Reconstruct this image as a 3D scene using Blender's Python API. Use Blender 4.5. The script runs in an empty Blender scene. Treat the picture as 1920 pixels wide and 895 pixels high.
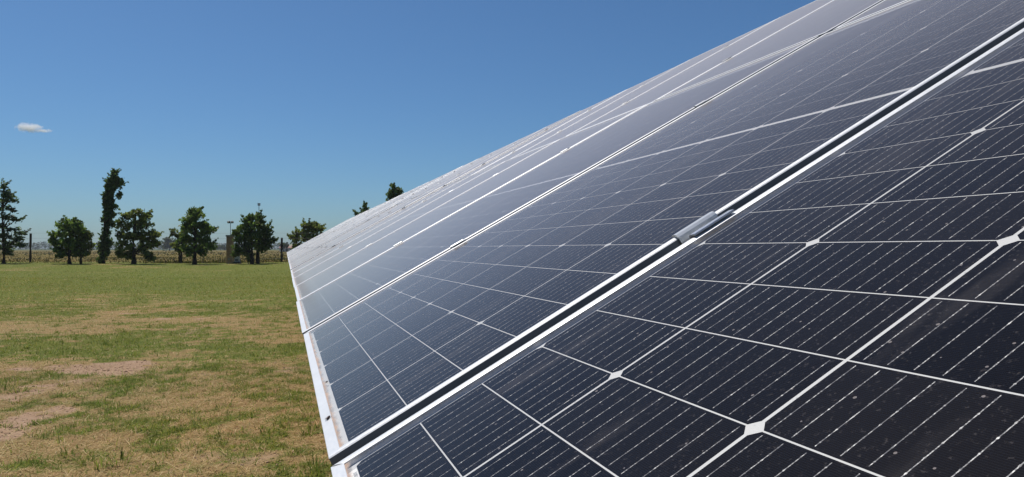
import bpy, math, random
import numpy as np
from mathutils import Vector, Matrix

random.seed(11)
rng = np.random.default_rng(11)
SC = bpy.context.scene
COL = SC.collection

# ------------------------------------------------------------------ camera
FPX = 1394.2            # focal length in photo pixels (1920 wide)
CAM_H = 1.40
HORIZON = 466.15        # photo row of the horizon
cam_data = bpy.data.cameras.new('camera')
cam = bpy.data.objects.new('camera', cam_data)
COL.objects.link(cam)
cam_data.sensor_width = 36.0
cam_data.lens = FPX / 1920 * 36
cam_data.clip_start = 0.02
cam_data.clip_end = 20000
cam.location = (0, 0, CAM_H)
PITCH = math.atan((HORIZON - 447.5) / FPX)
cam.rotation_euler = (math.pi / 2 + PITCH, 0, 0)
SC.camera = cam

# ------------------------------------------------------------------ sky, sun, exposure
SUN_EL = math.radians(63)
sun_h = Vector((math.sin(math.radians(-48)), math.cos(math.radians(-48)), 0)).normalized()
sun_dir = Vector((sun_h.x * math.cos(SUN_EL), sun_h.y * math.cos(SUN_EL), math.sin(SUN_EL)))
world = bpy.data.worlds.new('World')
SC.world = world
world.use_nodes = True
wn = world.node_tree
bg = wn.nodes['Background']
sky = wn.nodes.new('ShaderNodeTexSky')
sky.sky_type = 'NISHITA'
sky.sun_disc = False
sky.sun_elevation = SUN_EL
sky.sun_rotation = math.atan2(sun_h.x, sun_h.y)
sky.altitude = 0
sky.air_density = 0.9
sky.dust_density = 0.7
sky.ozone_density = 10.0
wb = wn.nodes.new('ShaderNodeMix'); wb.data_type = 'RGBA'; wb.blend_type = 'MULTIPLY'      # white balance of the whole sky
wb.inputs[0].default_value = 1.0; wb.inputs[7].default_value = (0.85, 1.04, 1.08, 1)
wn.links.new(sky.outputs[0], wb.inputs[6]); wn.links.new(wb.outputs[2], bg.inputs[0])
bg.inputs[1].default_value = 0.071
sun_data = bpy.data.lights.new('sun', 'SUN')
sun_data.energy = 4.6
sun_data.angle = math.radians(0.53)
sun_data.color = (1.0, 0.955, 0.89)
sun = bpy.data.objects.new('sun', sun_data)
COL.objects.link(sun)
sun.rotation_euler = sun_dir.to_track_quat('Z', 'Y').to_euler()
sun.location = (0, 0, 50)
SC.view_settings.view_transform = 'Standard'
SC.view_settings.look = 'None'
SC.view_settings.exposure = 0.12
SC.view_settings.gamma = 1.0
SC.view_settings.use_curve_mapping = False
SC.render.engine = 'CYCLES'
SC.cycles.use_denoising = True
SC.cycles.transparent_max_bounces = 16
SC.cycles.max_bounces = 8
SC.cycles.volume_bounces = 4

# ------------------------------------------------------------------ helpers
def link(o, parent=None):
    COL.objects.link(o)
    if parent is not None:
        o.parent = parent
    return o

def tag(o, label=None, cat=None, group=None, kind=None):
    if label: o['label'] = label
    if cat: o['category'] = cat
    if group: o['group'] = group
    if kind: o['kind'] = kind
    return o

def mesh(name, verts, faces, mat=None, smooth=False):
    me = bpy.data.meshes.new(name)
    me.from_pydata([tuple(v) for v in verts], [], faces)
    me.update()
    if mat is not None:
        for m in (mat if isinstance(mat, (list, tuple)) else [mat]):
            me.materials.append(m)
    if smooth:
        me.polygons.foreach_set('use_smooth', [True] * len(me.polygons))
    return me

def obj(name, me, parent=None):
    return link(bpy.data.objects.new(name, me), parent)

def empty(name, loc, parent=None):
    o = bpy.data.objects.new(name, None)
    o.location = loc
    o.empty_display_size = 0.2
    return link(o, parent)

class MB:
    """collects shapes for ONE mesh"""
    def __init__(self):
        self.v, self.f = [], []
    def add(self, vs, fs):
        b = len(self.v)
        self.v += [tuple(v) for v in vs]
        self.f += [tuple(i + b for i in f) for f in fs]
        return self
    def box(self, x0, x1, y0, y1, z0, z1):
        vs = [(x, y, z) for z in (z0, z1) for y in (y0, y1) for x in (x0, x1)]
        return self.add(vs, [(0, 2, 3, 1), (4, 5, 7, 6), (0, 1, 5, 4), (2, 6, 7, 3), (0, 4, 6, 2), (1, 3, 7, 5)])
    def hexa(self, p):
        """8 corners: 4 bottom then 4 top, same winding"""
        return self.add(p, [(3, 2, 1, 0), (4, 5, 6, 7), (0, 1, 5, 4), (1, 2, 6, 5), (2, 3, 7, 6), (3, 0, 4, 7)])
    def tube(self, pts, rad, n=8, caps=True):
        pts = [Vector(p) for p in pts]
        rings = []
        vs = []
        for i, p in enumerate(pts):
            t = (pts[min(i + 1, len(pts) - 1)] - pts[max(i - 1, 0)])
            t = t.normalized() if t.length > 1e-9 else Vector((0, 0, 1))
            a = t.cross(Vector((0, 0, 1)))
            if a.length < 1e-3: a = t.cross(Vector((1, 0, 0)))
            a.normalize(); b = t.cross(a)
            r = rad[i] if isinstance(rad, (list, tuple)) else rad
            rings.append([len(vs) + k for k in range(n)])
            for k in range(n):
                w = 2 * math.pi * k / n
                vs.append(p + (a * math.cos(w) + b * math.sin(w)) * r)
        fs = []
        for i in range(len(rings) - 1):
            for k in range(n):
                fs.append((rings[i][k], rings[i][(k + 1) % n], rings[i + 1][(k + 1) % n], rings[i + 1][k]))
        if caps:
            fs.append(tuple(reversed(rings[0]))); fs.append(tuple(rings[-1]))
        return self.add(vs, fs)
    def lathe(self, c, prof, n=16):
        vs, fs = [], []
        for r, z in prof:
            for k in range(n):
                w = 2 * math.pi * k / n
                vs.append((c[0] + r * math.cos(w), c[1] + r * math.sin(w), c[2] + z))
        for i in range(len(prof) - 1):
            for k in range(n):
                fs.append((i * n + k, i * n + (k + 1) % n, (i + 1) * n + (k + 1) % n, (i + 1) * n + k))
        fs.append(tuple(reversed(range(n)))); fs.append(tuple((len(prof) - 1) * n + k for k in range(n)))
        return self.add(vs, fs)
    def me(self, name, mat=None, smooth=False):
        return mesh(name, self.v, self.f, mat, smooth)
    def build(self, name, mat=None, parent=None, smooth=False):
        return obj(name, self.me(name, mat, smooth), parent)

def at(px, py, d):
    """photo pixel at depth d (metres in front of the camera) -> world point"""
    return Vector(((px - 960) / FPX * d, d, CAM_H + (HORIZON - py) / FPX * d))

# numpy value noise -------------------------------------------------
_tab = rng.random((256, 256))
def vnoise(x, y):
    xi = np.floor(x).astype(int); yi = np.floor(y).astype(int)
    fx = x - xi; fy = y - yi
    fx = fx * fx * (3 - 2 * fx); fy = fy * fy * (3 - 2 * fy)
    t = lambda a, b: _tab[a % 256, b % 256]
    return (t(xi, yi) * (1 - fx) + t(xi + 1, yi) * fx) * (1 - fy) + (t(xi, yi + 1) * (1 - fx) + t(xi + 1, yi + 1) * fx) * fy
def fbm(x, y, o=4):
    s = 0; a = 0.5
    for i in range(o):
        s = s + a * vnoise(x + 17.3 * i, y + 9.1 * i); x = x * 2.03; y = y * 2.03; a *= 0.5
    return s / (1 - 0.5 ** o)

# ------------------------------------------------------------------ material tools
def new_mat(name):
    m = bpy.data.materials.new(name)
    m.use_nodes = True
    nt = m.node_tree
    for n in list(nt.nodes): nt.nodes.remove(n)
    out = nt.nodes.new('ShaderNodeOutputMaterial')
    return m, nt, out

class NT:
    def __init__(self, nt): self.nt = nt
    def n(self, typ, **kw):
        nd = self.nt.nodes.new(typ)
        for k, v in kw.items(): setattr(nd, k, v)
        return nd
    def set(self, sock, v):
        if isinstance(v, bpy.types.NodeSocket): self.nt.links.new(v, sock)
        else: sock.default_value = v
    def math(self, op, a, b=0.0, c=None, clamp=False):
        nd = self.n('ShaderNodeMath', operation=op); nd.use_clamp = clamp
        self.set(nd.inputs[0], a); self.set(nd.inputs[1], b)
        if c is not None: self.set(nd.inputs[2], c)
        return nd.outputs[0]
    def maprange(self, v, a, b, c=0.0, d=1.0):
        nd = self.n('ShaderNodeMapRange'); nd.clamp = True
        self.set(nd.inputs[0], v)
        for i, q in zip((1, 2, 3, 4), (a, b, c, d)): self.set(nd.inputs[i], q)
        return nd.outputs[0]
    def mix(self, f, a, b):
        nd = self.n('ShaderNodeMix', data_type='RGBA')
        self.set(nd.inputs[0], f); self.set(nd.inputs[6], a); self.set(nd.inputs[7], b)
        return nd.outputs[2]
    def mixs(self, f, a, b):
        nd = self.n('ShaderNodeMixShader')
        self.set(nd.inputs[0], f); self.nt.links.new(a, nd.inputs[1]); self.nt.links.new(b, nd.inputs[2])
        return nd.outputs[0]
    def noise(self, vec, scale, detail=2.0, rough=0.5, dist=0.0):
        nd = self.n('ShaderNodeTexNoise')
        if vec is not None: self.nt.links.new(vec, nd.inputs['Vector'])
        nd.inputs['Scale'].default_value = scale; nd.inputs['Detail'].default_value = detail
        nd.inputs['Roughness'].default_value = rough; nd.inputs['Distortion'].default_value = dist
        return nd
    def bsdf(self, color, rough=0.6, metal=0.0, spec=0.5, **kw):
        nd = self.n('ShaderNodeBsdfPrincipled')
        self.set(nd.inputs['Base Color'], color); self.set(nd.inputs['Roughness'], rough)
        self.set(nd.inputs['Metallic'], metal); self.set(nd.inputs['Specular IOR Level'], spec)
        for k, v in kw.items(): self.set(nd.inputs[k], v)
        return nd
    def bump(self, h, strength=0.3, dist=0.02):
        nd = self.n('ShaderNodeBump')
        nd.inputs['Strength'].default_value = strength; nd.inputs['Distance'].default_value = dist
        self.nt.links.new(h, nd.inputs['Height'])
        return nd.outputs[0]

def rgb(r, g, b): return (r, g, b, 1.0)

def mat_plain(name, col, col2=None, rough=0.6, metal=0.0, spec=0.5, scale=20.0, bump=0.0):
    m, nt, out = new_mat(name); T = NT(nt)
    tc = T.n('ShaderNodeTexCoord').outputs['Object']
    nz = T.noise(tc, scale, 4.0, 0.6)
    c = T.mix(T.maprange(nz.outputs[0], 0.3, 0.7), rgb(*col), rgb(*(col2 or [x * 0.75 for x in col])))
    b = T.bsdf(c, T.maprange(nz.outputs[0], 0.3, 0.7, rough, min(1, rough * 1.25)), metal, spec)
    if bump: nt.links.new(T.bump(nz.outputs[0], bump, 0.02), b.inputs['Normal'])
    nt.links.new(b.outputs[0], out.inputs[0])
    return m

# ------------------------------------------------------------------ solar module dimensions (metres)
MW, ML, GAP = 1.134, 1.7866, 0.0318      # width along the row, length up the slope, gap
V0, MS = 0.0228, 0.017                   # bottom and side margins to the cells
PR, PC = 0.07183, 0.1835                 # cell pitch up the slope / along the row
CH, CW = 0.0705, 0.1803                  # cell size
MID = 0.0105                             # extra gap between the two halves
CHF = 0.0060                             # corner chamfer
LIP, LIPT, FH = 0.0135, 0.0016, 0.035     # frame lip width, lip thickness, frame height
NB = 10
def row_x(r): return V0 + r * PR + (MID if r >= 12 else 0)

def busbar_nodes(T, x, y, rnd):
    """cell colour / metal from cell coordinates: x up the slope, y across the cell"""
    cmb = T.n('ShaderNodeCombineXYZ')
    T.set(cmb.inputs[0], x); T.set(cmb.inputs[1], y); T.set(cmb.inputs[2], rnd)
    p = T.math('DIVIDE', y, CW / NB)
    fr = T.math('ABSOLUTE', T.math('SUBTRACT', T.math('FRACT', p), 0.5))
    bar = T.math('LESS_THAN', fr, 0.017)
    near = T.math('LESS_THAN', T.math('ABSOLUTE', T.math('SUBTRACT', x, CH / 2)), CH / 2 - 0.0022)
    bar = T.math('MULTIPLY', bar, near)
    # solder pads along each wire
    pad = T.math('LESS_THAN', T.math('ABSOLUTE', T.math('SUBTRACT', T.math('FRACT', T.math('DIVIDE', x, CH / 6)), 0.5)), 0.05)
    padw = T.math('MULTIPLY', T.math('LESS_THAN', fr, 0.030), T.math('MULTIPLY', pad, near))
    bar = T.math('MAXIMUM', bar, padw)
    # fine silver fingers across the cell
    fing = T.math('LESS_THAN', T.math('FRACT', T.math('DIVIDE', x, 0.00145)), 0.13)
    spark = T.noise(cmb.outputs[0], 420.0, 2.0, 0.7)
    sp = T.maprange(spark.outputs[0], 0.46, 0.70, 0.08, 1.0)
    base = T.mix(rnd, rgb(0.0036, 0.0034, 0.0048), rgb(0.0076, 0.0068, 0.0078))
    c = T.mix(T.math('MULTIPLY', fing, 0.05), base, rgb(0.25, 0.26, 0.29))
    barc = T.mix(sp, rgb(0.10, 0.10, 0.11), rgb(0.80, 0.79, 0.77))  # glints on the wires painted as random pale specks
    c = T.mix(bar, c, barc)
    return c, bar

def mat_cell():
    m, nt, out = new_mat('solar_cell_silicon'); T = NT(nt)
    tc = T.n('ShaderNodeTexCoord')
    s = T.n('ShaderNodeSeparateXYZ'); nt.links.new(tc.outputs['Object'], s.inputs[0])
    oi = T.n('ShaderNodeObjectInfo')
    c, bar = busbar_nodes(T, s.outputs[0], s.outputs[1], oi.outputs['Random'])
    b = T.bsdf(c, 0.5, 0.0, 0.0)
    nt.links.new(b.outputs[0], out.inputs[0])
    return m

def mat_sheet(with_cells):
    m, nt, out = new_mat('laminate_cell_sheet' if with_cells else 'white_backsheet'); T = NT(nt)
    tc = T.n('ShaderNodeTexCoord')
    nz = T.noise(tc.outputs['Object'], 14.0, 3.0)
    white = T.mix(nz.outputs[0], rgb(0.49, 0.49, 0.485), rgb(0.55, 0.55, 0.545))
    if not with_cells:
        b = T.bsdf(white, 0.6, 0, 0.3)
        nt.links.new(b.outputs[0], out.inputs[0]); return m
    s = T.n('ShaderNodeSeparateXYZ'); nt.links.new(tc.outputs['Object'], s.inputs[0])
    oi = T.n('ShaderNodeObjectInfo')
    x = T.math('SUBTRACT', s.outputs[0], V0)
    second = T.math('GREATER_THAN', x, 12 * PR + MID * 0.5)
    x2 = T.math('SUBTRACT', x, T.math('MULTIPLY', second, MID))
    lo = T.math('MULTIPLY', T.math('GREATER_THAN', x, 12 * PR - 0.001), T.math('LESS_THAN', x, 12 * PR + MID))
    y = T.math('SUBTRACT', s.outputs[1], MS)
    fx = T.math('MULTIPLY', T.math('FRACT', T.math('DIVIDE', x2, PR)), PR)
    fy = T.math('MULTIPLY', T.math('FRACT', T.math('DIVIDE', y, PC)), PC)
    inc = T.math('MULTIPLY', T.math('LESS_THAN', fx, CH), T.math('LESS_THAN', fy, CW))
    inc = T.math('MULTIPLY', inc, T.math('SUBTRACT', 1.0, lo))
    for a, lim in ((x, 0.0), (y, 0.0)):
        inc = T.math('MULTIPLY', inc, T.math('GREATER_THAN', a, lim))
    inc = T.math('MULTIPLY', inc, T.math('LESS_THAN', x2, 24 * PR - 0.0018))
    inc = T.math('MULTIPLY', inc, T.math('LESS_THAN', y, 6 * PC))
    c, bar = busbar_nodes(T, fx, fy, oi.outputs['Random'])
    b = T.bsdf(T.mix(inc, white, c), 0.5, 0, 0.25)
    nt.links.new(b.outputs[0], out.inputs[0])
    return m

def mat_glass():
    m, nt, out = new_mat('dusty_solar_glass'); T = NT(nt)
    tc = T.n('ShaderNodeTexCoord'); oi = T.n('ShaderNodeObjectInfo')
    s = T.n('ShaderNodeSeparateXYZ'); nt.links.new(tc.outputs['Object'], s.inputs[0])
    off = T.n('ShaderNodeVectorMath', operation='ADD')
    nt.links.new(tc.outputs['Object'], off.inputs[0])
    k = T.n('ShaderNodeCombineXYZ')
    for i in range(3): T.set(k.inputs[i], T.math('MULTIPLY', oi.outputs['Random'], 31.0 + 17 * i))
    nt.links.new(k.outputs[0], off.inputs[1])
    P = off.outputs[0]
    big = T.noise(P, 2.2, 4.0, 0.6, 0.4)
    st = T.n('ShaderNodeMapping'); nt.links.new(P, st.inputs[0]); st.inputs['Scale'].default_value = (1.0, 6.0, 1.0)
    streak = T.noise(st.outputs[0], 3.0, 4.0, 0.65)
    fine = T.noise(P, 310.0, 3.0, 0.7)
    mid = T.noise(P, 38.0, 3.0, 0.6)
    # round dried drops
    vo = T.n('ShaderNodeTexVoronoi'); nt.links.new(P, vo.inputs['Vector']); vo.inputs['Scale'].default_value = 9.0
    sc = T.n('ShaderNodeSeparateColor'); nt.links.new(vo.outputs['Color'], sc.inputs[0])
    rad = T.math('MULTIPLY_ADD', sc.outputs[1], 0.045, 0.015)
    wob = T.math('MULTIPLY_ADD', T.math('SUBTRACT', mid.outputs[0], 0.5), 0.10, vo.outputs['Distance'])
    spot = T.math('MULTIPLY', T.math('LESS_THAN', wob, rad), T.math('GREATER_THAN', sc.outputs[0], 0.72))
    vo2 = T.n('ShaderNodeTexVoronoi'); nt.links.new(P, vo2.inputs['Vector']); vo2.inputs['Scale'].default_value = 140.0
    sc2 = T.n('ShaderNodeSeparateColor'); nt.links.new(vo2.outputs['Color'], sc2.inputs[0])
    grit = T.math('MULTIPLY', T.math('LESS_THAN', vo2.outputs['Distance'], T.math('MULTIPLY', sc2.outputs[1], 0.16)), T.math('GREATER_THAN', sc2.outputs[0], 0.70))
    d = T.maprange(big.outputs[0], 0.3, 0.75, 0.0, 0.006)
    d = T.math('ADD', d, T.maprange(streak.outputs[0], 0.55, 0.70, 0.0, 0.042))
    d = T.math('ADD', d, T.maprange(fine.outputs[0], 0.60, 0.78, 0.0, 0.10))
    d = T.math('ADD', d, T.math('MULTIPLY', grit, 0.30))
    d = T.math('ADD', d, T.math('MULTIPLY', spot, T.maprange(mid.outputs[0], 0.35, 0.65, 0.05, 0.34)))
    # silt washed down onto the lower rail
    silt = T.maprange(T.math('ADD', s.outputs[0], T.math('MULTIPLY', T.math('SUBTRACT', mid.outputs[0], 0.5), 0.012)), LIP + 0.001, LIP + 0.006, 0.95, 0.0)
    d = T.math('MAXIMUM', d, T.math('MULTIPLY', silt, T.maprange(streak.outputs[0], 0.3, 0.6, 0.45, 1.0)))
    col = T.mix(silt, rgb(0.54, 0.475, 0.45), rgb(0.44, 0.29, 0.19))
    dust = T.bsdf(col, 1.0, 0.0, 0.0)
    dust.inputs['Sheen Weight'].default_value = 0.6
    dust.inputs['Sheen Roughness'].default_value = 0.45
    tr = T.n('ShaderNodeBsdfTransparent')
    # a thin dust film hides more of the glass the more slantwise it is crossed
    ff = T.n('ShaderNodeFresnel'); ff.inputs['IOR'].default_value = 1.12
    d = T.math('ADD', d, T.math('MULTIPLY', T.math('POWER', ff.outputs[0], 1.4), 0.62), clamp=True)
    gl = T.n('ShaderNodeBsdfGlossy'); gl.inputs['Roughness'].default_value = 0.11
    fr = T.n('ShaderNodeFresnel'); fr.inputs['IOR'].default_value = 1.235
    a = T.mixs(fr.outputs[0], tr.outputs[0], gl.outputs[0])
    res = T.mixs(d, a, dust.outputs[0])
    sh_ = T.n('ShaderNodeBsdfSheen'); sh_.inputs['Color'].default_value = rgb(0.70, 0.57, 0.46); sh_.inputs['Roughness'].default_value = 0.16
    ad = T.n('ShaderNodeAddShader'); nt.links.new(res, ad.inputs[0]); nt.links.new(sh_.outputs[0], ad.inputs[1]); res = ad.outputs[0]
    nt.links.new(res, out.inputs[0])
    return m

def mat_clear():
    m, nt, out = new_mat('clear_glass_underside'); T = NT(nt)
    nt.links.new(T.n('ShaderNodeBsdfTransparent').outputs[0], out.inputs[0])
    return m

def mat_alu():
    m, nt, out = new_mat('anodised_aluminium'); T = NT(nt)
    tc = T.n('ShaderNodeTexCoord')
    nz = T.noise(tc.outputs['Object'], 9.0, 5.0, 0.65)
    st = T.noise(tc.outputs['Object'], 240.0, 2.0, 0.6)
    c = T.mix(T.maprange(nz.outputs[0], 0.35, 0.7), rgb(0.70, 0.70, 0.705), rgb(0.62, 0.62, 0.615))
    s = T.n('ShaderNodeSeparateXYZ'); nt.links.new(tc.outputs['Object'], s.inputs[0])
    # dried mud smears on the lower rail
    low = T.math('LESS_THAN', s.outputs[0], 0.012)
    smear = T.math('MULTIPLY', low, T.maprange(T.noise(tc.outputs['Object'], 13.0, 4.0, 0.7, 0.8).outputs[0], 0.52, 0.62, 0.0, 0.75))
    c = T.mix(smear, c, rgb(0.46, 0.33, 0.24))
    r = T.maprange(st.outputs[0], 0.3, 0.7, 0.36, 0.48)
    b = T.bsdf(c, r, T.math('MULTIPLY', T.math('SUBTRACT', 1.0, smear), 0.30), 0.5)
    nt.links.new(b.outputs[0], out.inputs[0])
    return m

M_SIDE_SHADE = mat_plain('frame_side_painted_shade', (0.20, 0.215, 0.235), (0.15, 0.165, 0.18), 0.5, 0.3, 0.4, 9.0)  # shade in the gaps between modules, put into the frame side colour
M_ALU = mat_alu(); M_CELL = mat_cell(); M_BACK = mat_sheet(False); M_SHEET = mat_sheet(True)
M_GLASS = mat_glass(); M_CLEAR = mat_clear()
M_GALV = mat_plain('galvanised_steel', (0.66, 0.67, 0.68), (0.46, 0.48, 0.50), 0.28, 0.7, 0.5, 60.0)
M_STEEL = mat_plain('zinc_rack_steel', (0.46, 0.47, 0.48), (0.36, 0.37, 0.38), 0.45, 0.7, 0.5, 12.0)
M_RIBBON = mat_plain('tinned_ribbon', (0.55, 0.56, 0.58), (0.46, 0.47, 0.5), 0.4, 0.3, 0.5, 80.0)
M_LABEL = mat_plain('label_paper', (0.80, 0.80, 0.79), (0.74, 0.74, 0.73), 0.6, 0, 0.3, 30.0)
M_INK = mat_plain('label_ink', (0.30, 0.31, 0.32), (0.24, 0.25, 0.26), 0.6, 0, 0.3, 30.0)

# ------------------------------------------------------------------ ground
def px2g(px, py):
    d = FPX * CAM_H / (py - HORIZON)
    return ((px - 960) / FPX * d, d)

# patches traced as places on the ground: centre px, centre py -> metres; half sizes in metres; strength
SOIL = [(190, 688, 0.55, 0.42, 1.0), (235, 702, 0.25, 0.18, .7), (60, 735, 0.42, 0.62, 1.0), (20, 690, .32, .35, .9), (55, 782, 0.22, 0.40, 1.0),
        (15, 812, .2, .25, .8), (150, 745, .25, .2, .5), (380, 600, 1.0, 0.6, .40), (300, 585, 1.3, .8, .3), (470, 612, .7, .5, .3), (200, 820, .25, .2, .35),
        (350, 705, .5, .15, .5), (480, 800, .3, .2, .35), (540, 640, .5, .3, .25)]
GREEN = [(110, 645, 1.5, 1.2, .9), (230, 640, 1.0, .9, .8), (470, 655, 1.0, .7, .7), (560, 655, .8, .7, .8), (25, 727, .22, .25, 1.0), (120, 700, .35, .5, .7),
         (150, 775, .7, .5, .35), (300, 700, .5, .4, .4), (450, 690, .8, .5, .3), (400, 525, 9, 8, .9), (150, 520, 9, 9, .8), (470, 520, 5, 9, .9), (590, 740, .3, .6, .6), (565, 700, .4, .5, .5), (600, 870, .2, .3, .6),
         (85, 880, .3, .15, .5), (40, 600, .5, .5, .2)]
SOIL = [(*px2g(a, b), c, d, e) for a, b, c, d, e in SOIL]
GREEN = [(*px2g(a, b), c, d, e) for a, b, c, d, e in GREEN]

def cover(x, y):
    """green and soil amounts at ground points"""
    n1 = fbm(x * 0.55, y * 0.40, 4); n2 = fbm(x * 2.3 + 40, y * 1.7 + 7, 4); n3 = fbm(x * 9 + 3, y * 9 + 90, 3)
    far = np.clip((y - 13) / 12.0, 0, 1)
    g = (n1 - 0.5) * 0.85 + (n2 - 0.5) * 1.35 + (n3 - 0.5) * 1.9 + 0.45 + far * 0.60 - np.clip((y - 44) / 30, 0, 1) * 0.12
    g = g - 0.07 * np.exp(-((y - 17) / 3.5) ** 2) - 0.20 * np.clip((8.5 - y) / 3.0, 0, 1) - 0.12 * np.exp(-((y - 31) / 2.5) ** 2 - ((x + 17) / 7) ** 2)
    s = (fbm(x * 1.1 + 80, y * 0.8 + 33, 4) - 0.60) * 2.0 * (1 - far)
    wx = (fbm(x * 2 + 5, y * 2, 3) - 0.5) * 0.9; wy = (fbm(x * 2, y * 2 + 60, 3) - 0.5) * 0.9
    for cx, cy, a, b, e in GREEN:
        q = ((x + wx * min(a, 1.2) - cx) / a) ** 2 + ((y + wy * min(b, 1.2) - cy) / b) ** 2
        g = g + e * 0.5 * np.exp(-q * 1.1)
    for cx, cy, a, b, e in SOIL:
        q = ((x + wx * min(a, 1.2) * 1.2 - cx) / a) ** 2 + ((y + wy * min(b, 1.2) * 1.2 - cy) / b) ** 2
        w = np.clip(1.5 - q, 0, 1)
        w = w * np.clip(0.62 + (n3 - 0.35) * 2.2 + (n2 - 0.5) * 1.2, 0, 1); s = s + e * w; g = g - e * 1.0 * w
    return np.clip(g, 0, 1), np.clip(s, 0, 1)

def grade(lo, hi, step, far, ratio):
    a = list(np.arange(lo, hi, step)); s = step
    while a[-1] < far: s *= ratio; a.append(a[-1] + s)
    return a
gx = grade(-5.5, 0.6, 0.055, 3500, 1.06)
left = [-5.5]; s = .055
while left[-1] > -3500: s *= 1.06; left.append(left[-1] - s)
gx = np.array(sorted(left[1:]) + gx)
gy = grade(4.0, 14.0, 0.055, 4000, 1.022)
back = [4.0]; s = .055
while back[-1] > -60: s *= 1.12; back.append(back[-1] - s)
gy = np.array(sorted(back[1:]) + gy)
X, Y = np.meshgrid(gx, gy)
KD = 0.79               # distance factor of the tree row
RISE = 0.30             # the lawn rises gently to the tree row
FIELD0 = 59.0           # the mown ground ends at the fence
def ground_z(x, y):
    near = np.clip(1 - (y - 20) / 30, 0, 1)
    z = (fbm(x * 0.9, y * 0.9, 3) - 0.5) * 0.07 * near + (fbm(x * 6, y * 6, 3) - 0.5) * 0.022 * near
    t = np.clip((y - 44.5) / 9, 0, 1); t2 = np.clip((y - 64) / 60, 0, 1)
    w = fbm(x * 0.12 + 3, y * 0.05, 3)
    z = z + RISE * (0.75 + 0.5 * w) * t * t * (3 - 2 * t) * (1 - t2 * t2 * (3 - 2 * t2))
    return z
Z = ground_z(X, Y)
nx, ny = len(gx), len(gy)
co = np.stack([X, Y, Z], -1).reshape(-1, 3)
ii = np.arange(nx * ny).reshape(ny, nx)
quads = np.stack([ii[:-1, :-1], ii[:-1, 1:], ii[1:, 1:], ii[1:, :-1]], -1).reshape(-1, 4)

def np_mesh(name, co, faces, n, mat):
    me = bpy.data.meshes.new(name)
    me.vertices.add(len(co)); me.vertices.foreach_set('co', np.asarray(co, np.float32).ravel())
    m = len(faces)
    me.loops.add(m * n); me.loops.foreach_set('vertex_index', np.asarray(faces, np.int32).ravel())
    me.polygons.add(m); me.polygons.foreach_set('loop_start', np.arange(0, m * n, n, dtype=np.int32))
    me.update(calc_edges=True)
    if mat: me.materials.append(mat)
    return me
def vcol(me, name, arr):
    a = me.color_attributes.new(name, 'FLOAT_COLOR', 'POINT')
    c = np.ones((len(arr), 4), np.float32); c[:, :arr.shape[1]] = arr
    a.data.foreach_set('color', c.ravel())

def mat_ground():
    m, nt, out = new_mat('pasture_ground'); T = NT(nt)
    at_ = T.n('ShaderNodeAttribute'); at_.attribute_name = 'cover'
    s = T.n('ShaderNodeSeparateColor'); nt.links.new(at_.outputs['Color'], s.inputs[0])
    geo = T.n('ShaderNodeTexCoord').outputs['Object']
    n1 = T.noise(geo, 45.0, 4.0, 0.7); n2 = T.noise(geo, 5.0, 4.0, 0.6); n3 = T.noise(geo, 0.6, 5.0, 0.65)
    dry = T.mix(T.maprange(n1.outputs[0], 0.3, 0.7), rgb(0.350, 0.240, 0.110), rgb(0.175, 0.120, 0.048))
    soil = T.mix(T.maprange(n1.outputs[0], 0.3, 0.75), rgb(0.430, 0.290, 0.195), rgb(0.250, 0.162, 0.105))
    soil = T.mix(T.maprange(n2.outputs[0], 0.35, 0.7), soil, rgb(0.31, 0.20, 0.125))
    grn = T.mix(T.maprange(n1.outputs[0], 0.3, 0.7), rgb(0.145, 0.165, 0.030), rgb(0.065, 0.084, 0.015))
    grn = T.mix(T.maprange(n3.outputs[0], 0.35, 0.7, 0, 0.45), grn, rgb(0.170, 0.160, 0.040))
    g = T.math('ADD', s.outputs[0], T.math('MULTIPLY', T.math('SUBTRACT', n2.outputs[0], 0.5), 0.7), clamp=True)
    c = T.mix(T.maprange(g, 0.30, 0.75), dry, grn)
    sl = T.math('ADD', s.outputs[1], T.math('MULTIPLY', T.math('SUBTRACT', n2.outputs[0], 0.5), 0.6), clamp=True)
    c = T.mix(T.maprange(sl, 0.35, 0.6), c, soil)
    # unmown field beyond the fence
    st = T.n('ShaderNodeMapping'); nt.links.new(geo, st.inputs[0]); st.inputs['Scale'].default_value = (0.05, 0.22, 1)
    f1 = T.noise(st.outputs[0], 1.0, 6.0, 0.65)
    fld = T.mix(T.maprange(f1.outputs[0], 0.36, 0.64), rgb(0.150, 0.094, 0.024), rgb(0.100, 0.085, 0.017))
    fld = T.mix(T.maprange(T.noise(st.outputs[0], 2.7, 4.0).outputs[0], 0.52, 0.68), fld, rgb(0.110, 0.105, 0.022))
    c = T.mix(s.outputs[2], c, fld)
    yv = T.n('ShaderNodeSeparateXYZ'); nt.links.new(geo, yv.inputs[0])
    c = T.mix(T.maprange(yv.outputs[1], 520, 620), c, rgb(0.045, 0.065, 0.022))
    b = T.bsdf(c, 0.95, 0, 0.1)
    h = T.math('ADD', n1.outputs[0], T.math('MULTIPLY', n2.outputs[0], 1.5))
    nt.links.new(T.bump(h, 0.7, 0.03), b.inputs['Normal'])
    nt.links.new(b.outputs[0], out.inputs[0])
    return m
gme = np_mesh('ground', co, quads, 4, mat_ground())
G, S_ = cover(co[:, 0], co[:, 1])
fieldm = np.clip((co[:, 1] + (fbm(co[:, 0] * .3, co[:, 1] * .3, 3) - .5) * 5 - FIELD0) / 2.5, 0, 1)
vcol(gme, 'cover', np.stack([G, S_, fieldm], 1))
gme.polygons.foreach_set('use_smooth', np.ones(len(quads), bool))
ground = tag(obj('ground', gme), kind='structure')

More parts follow.
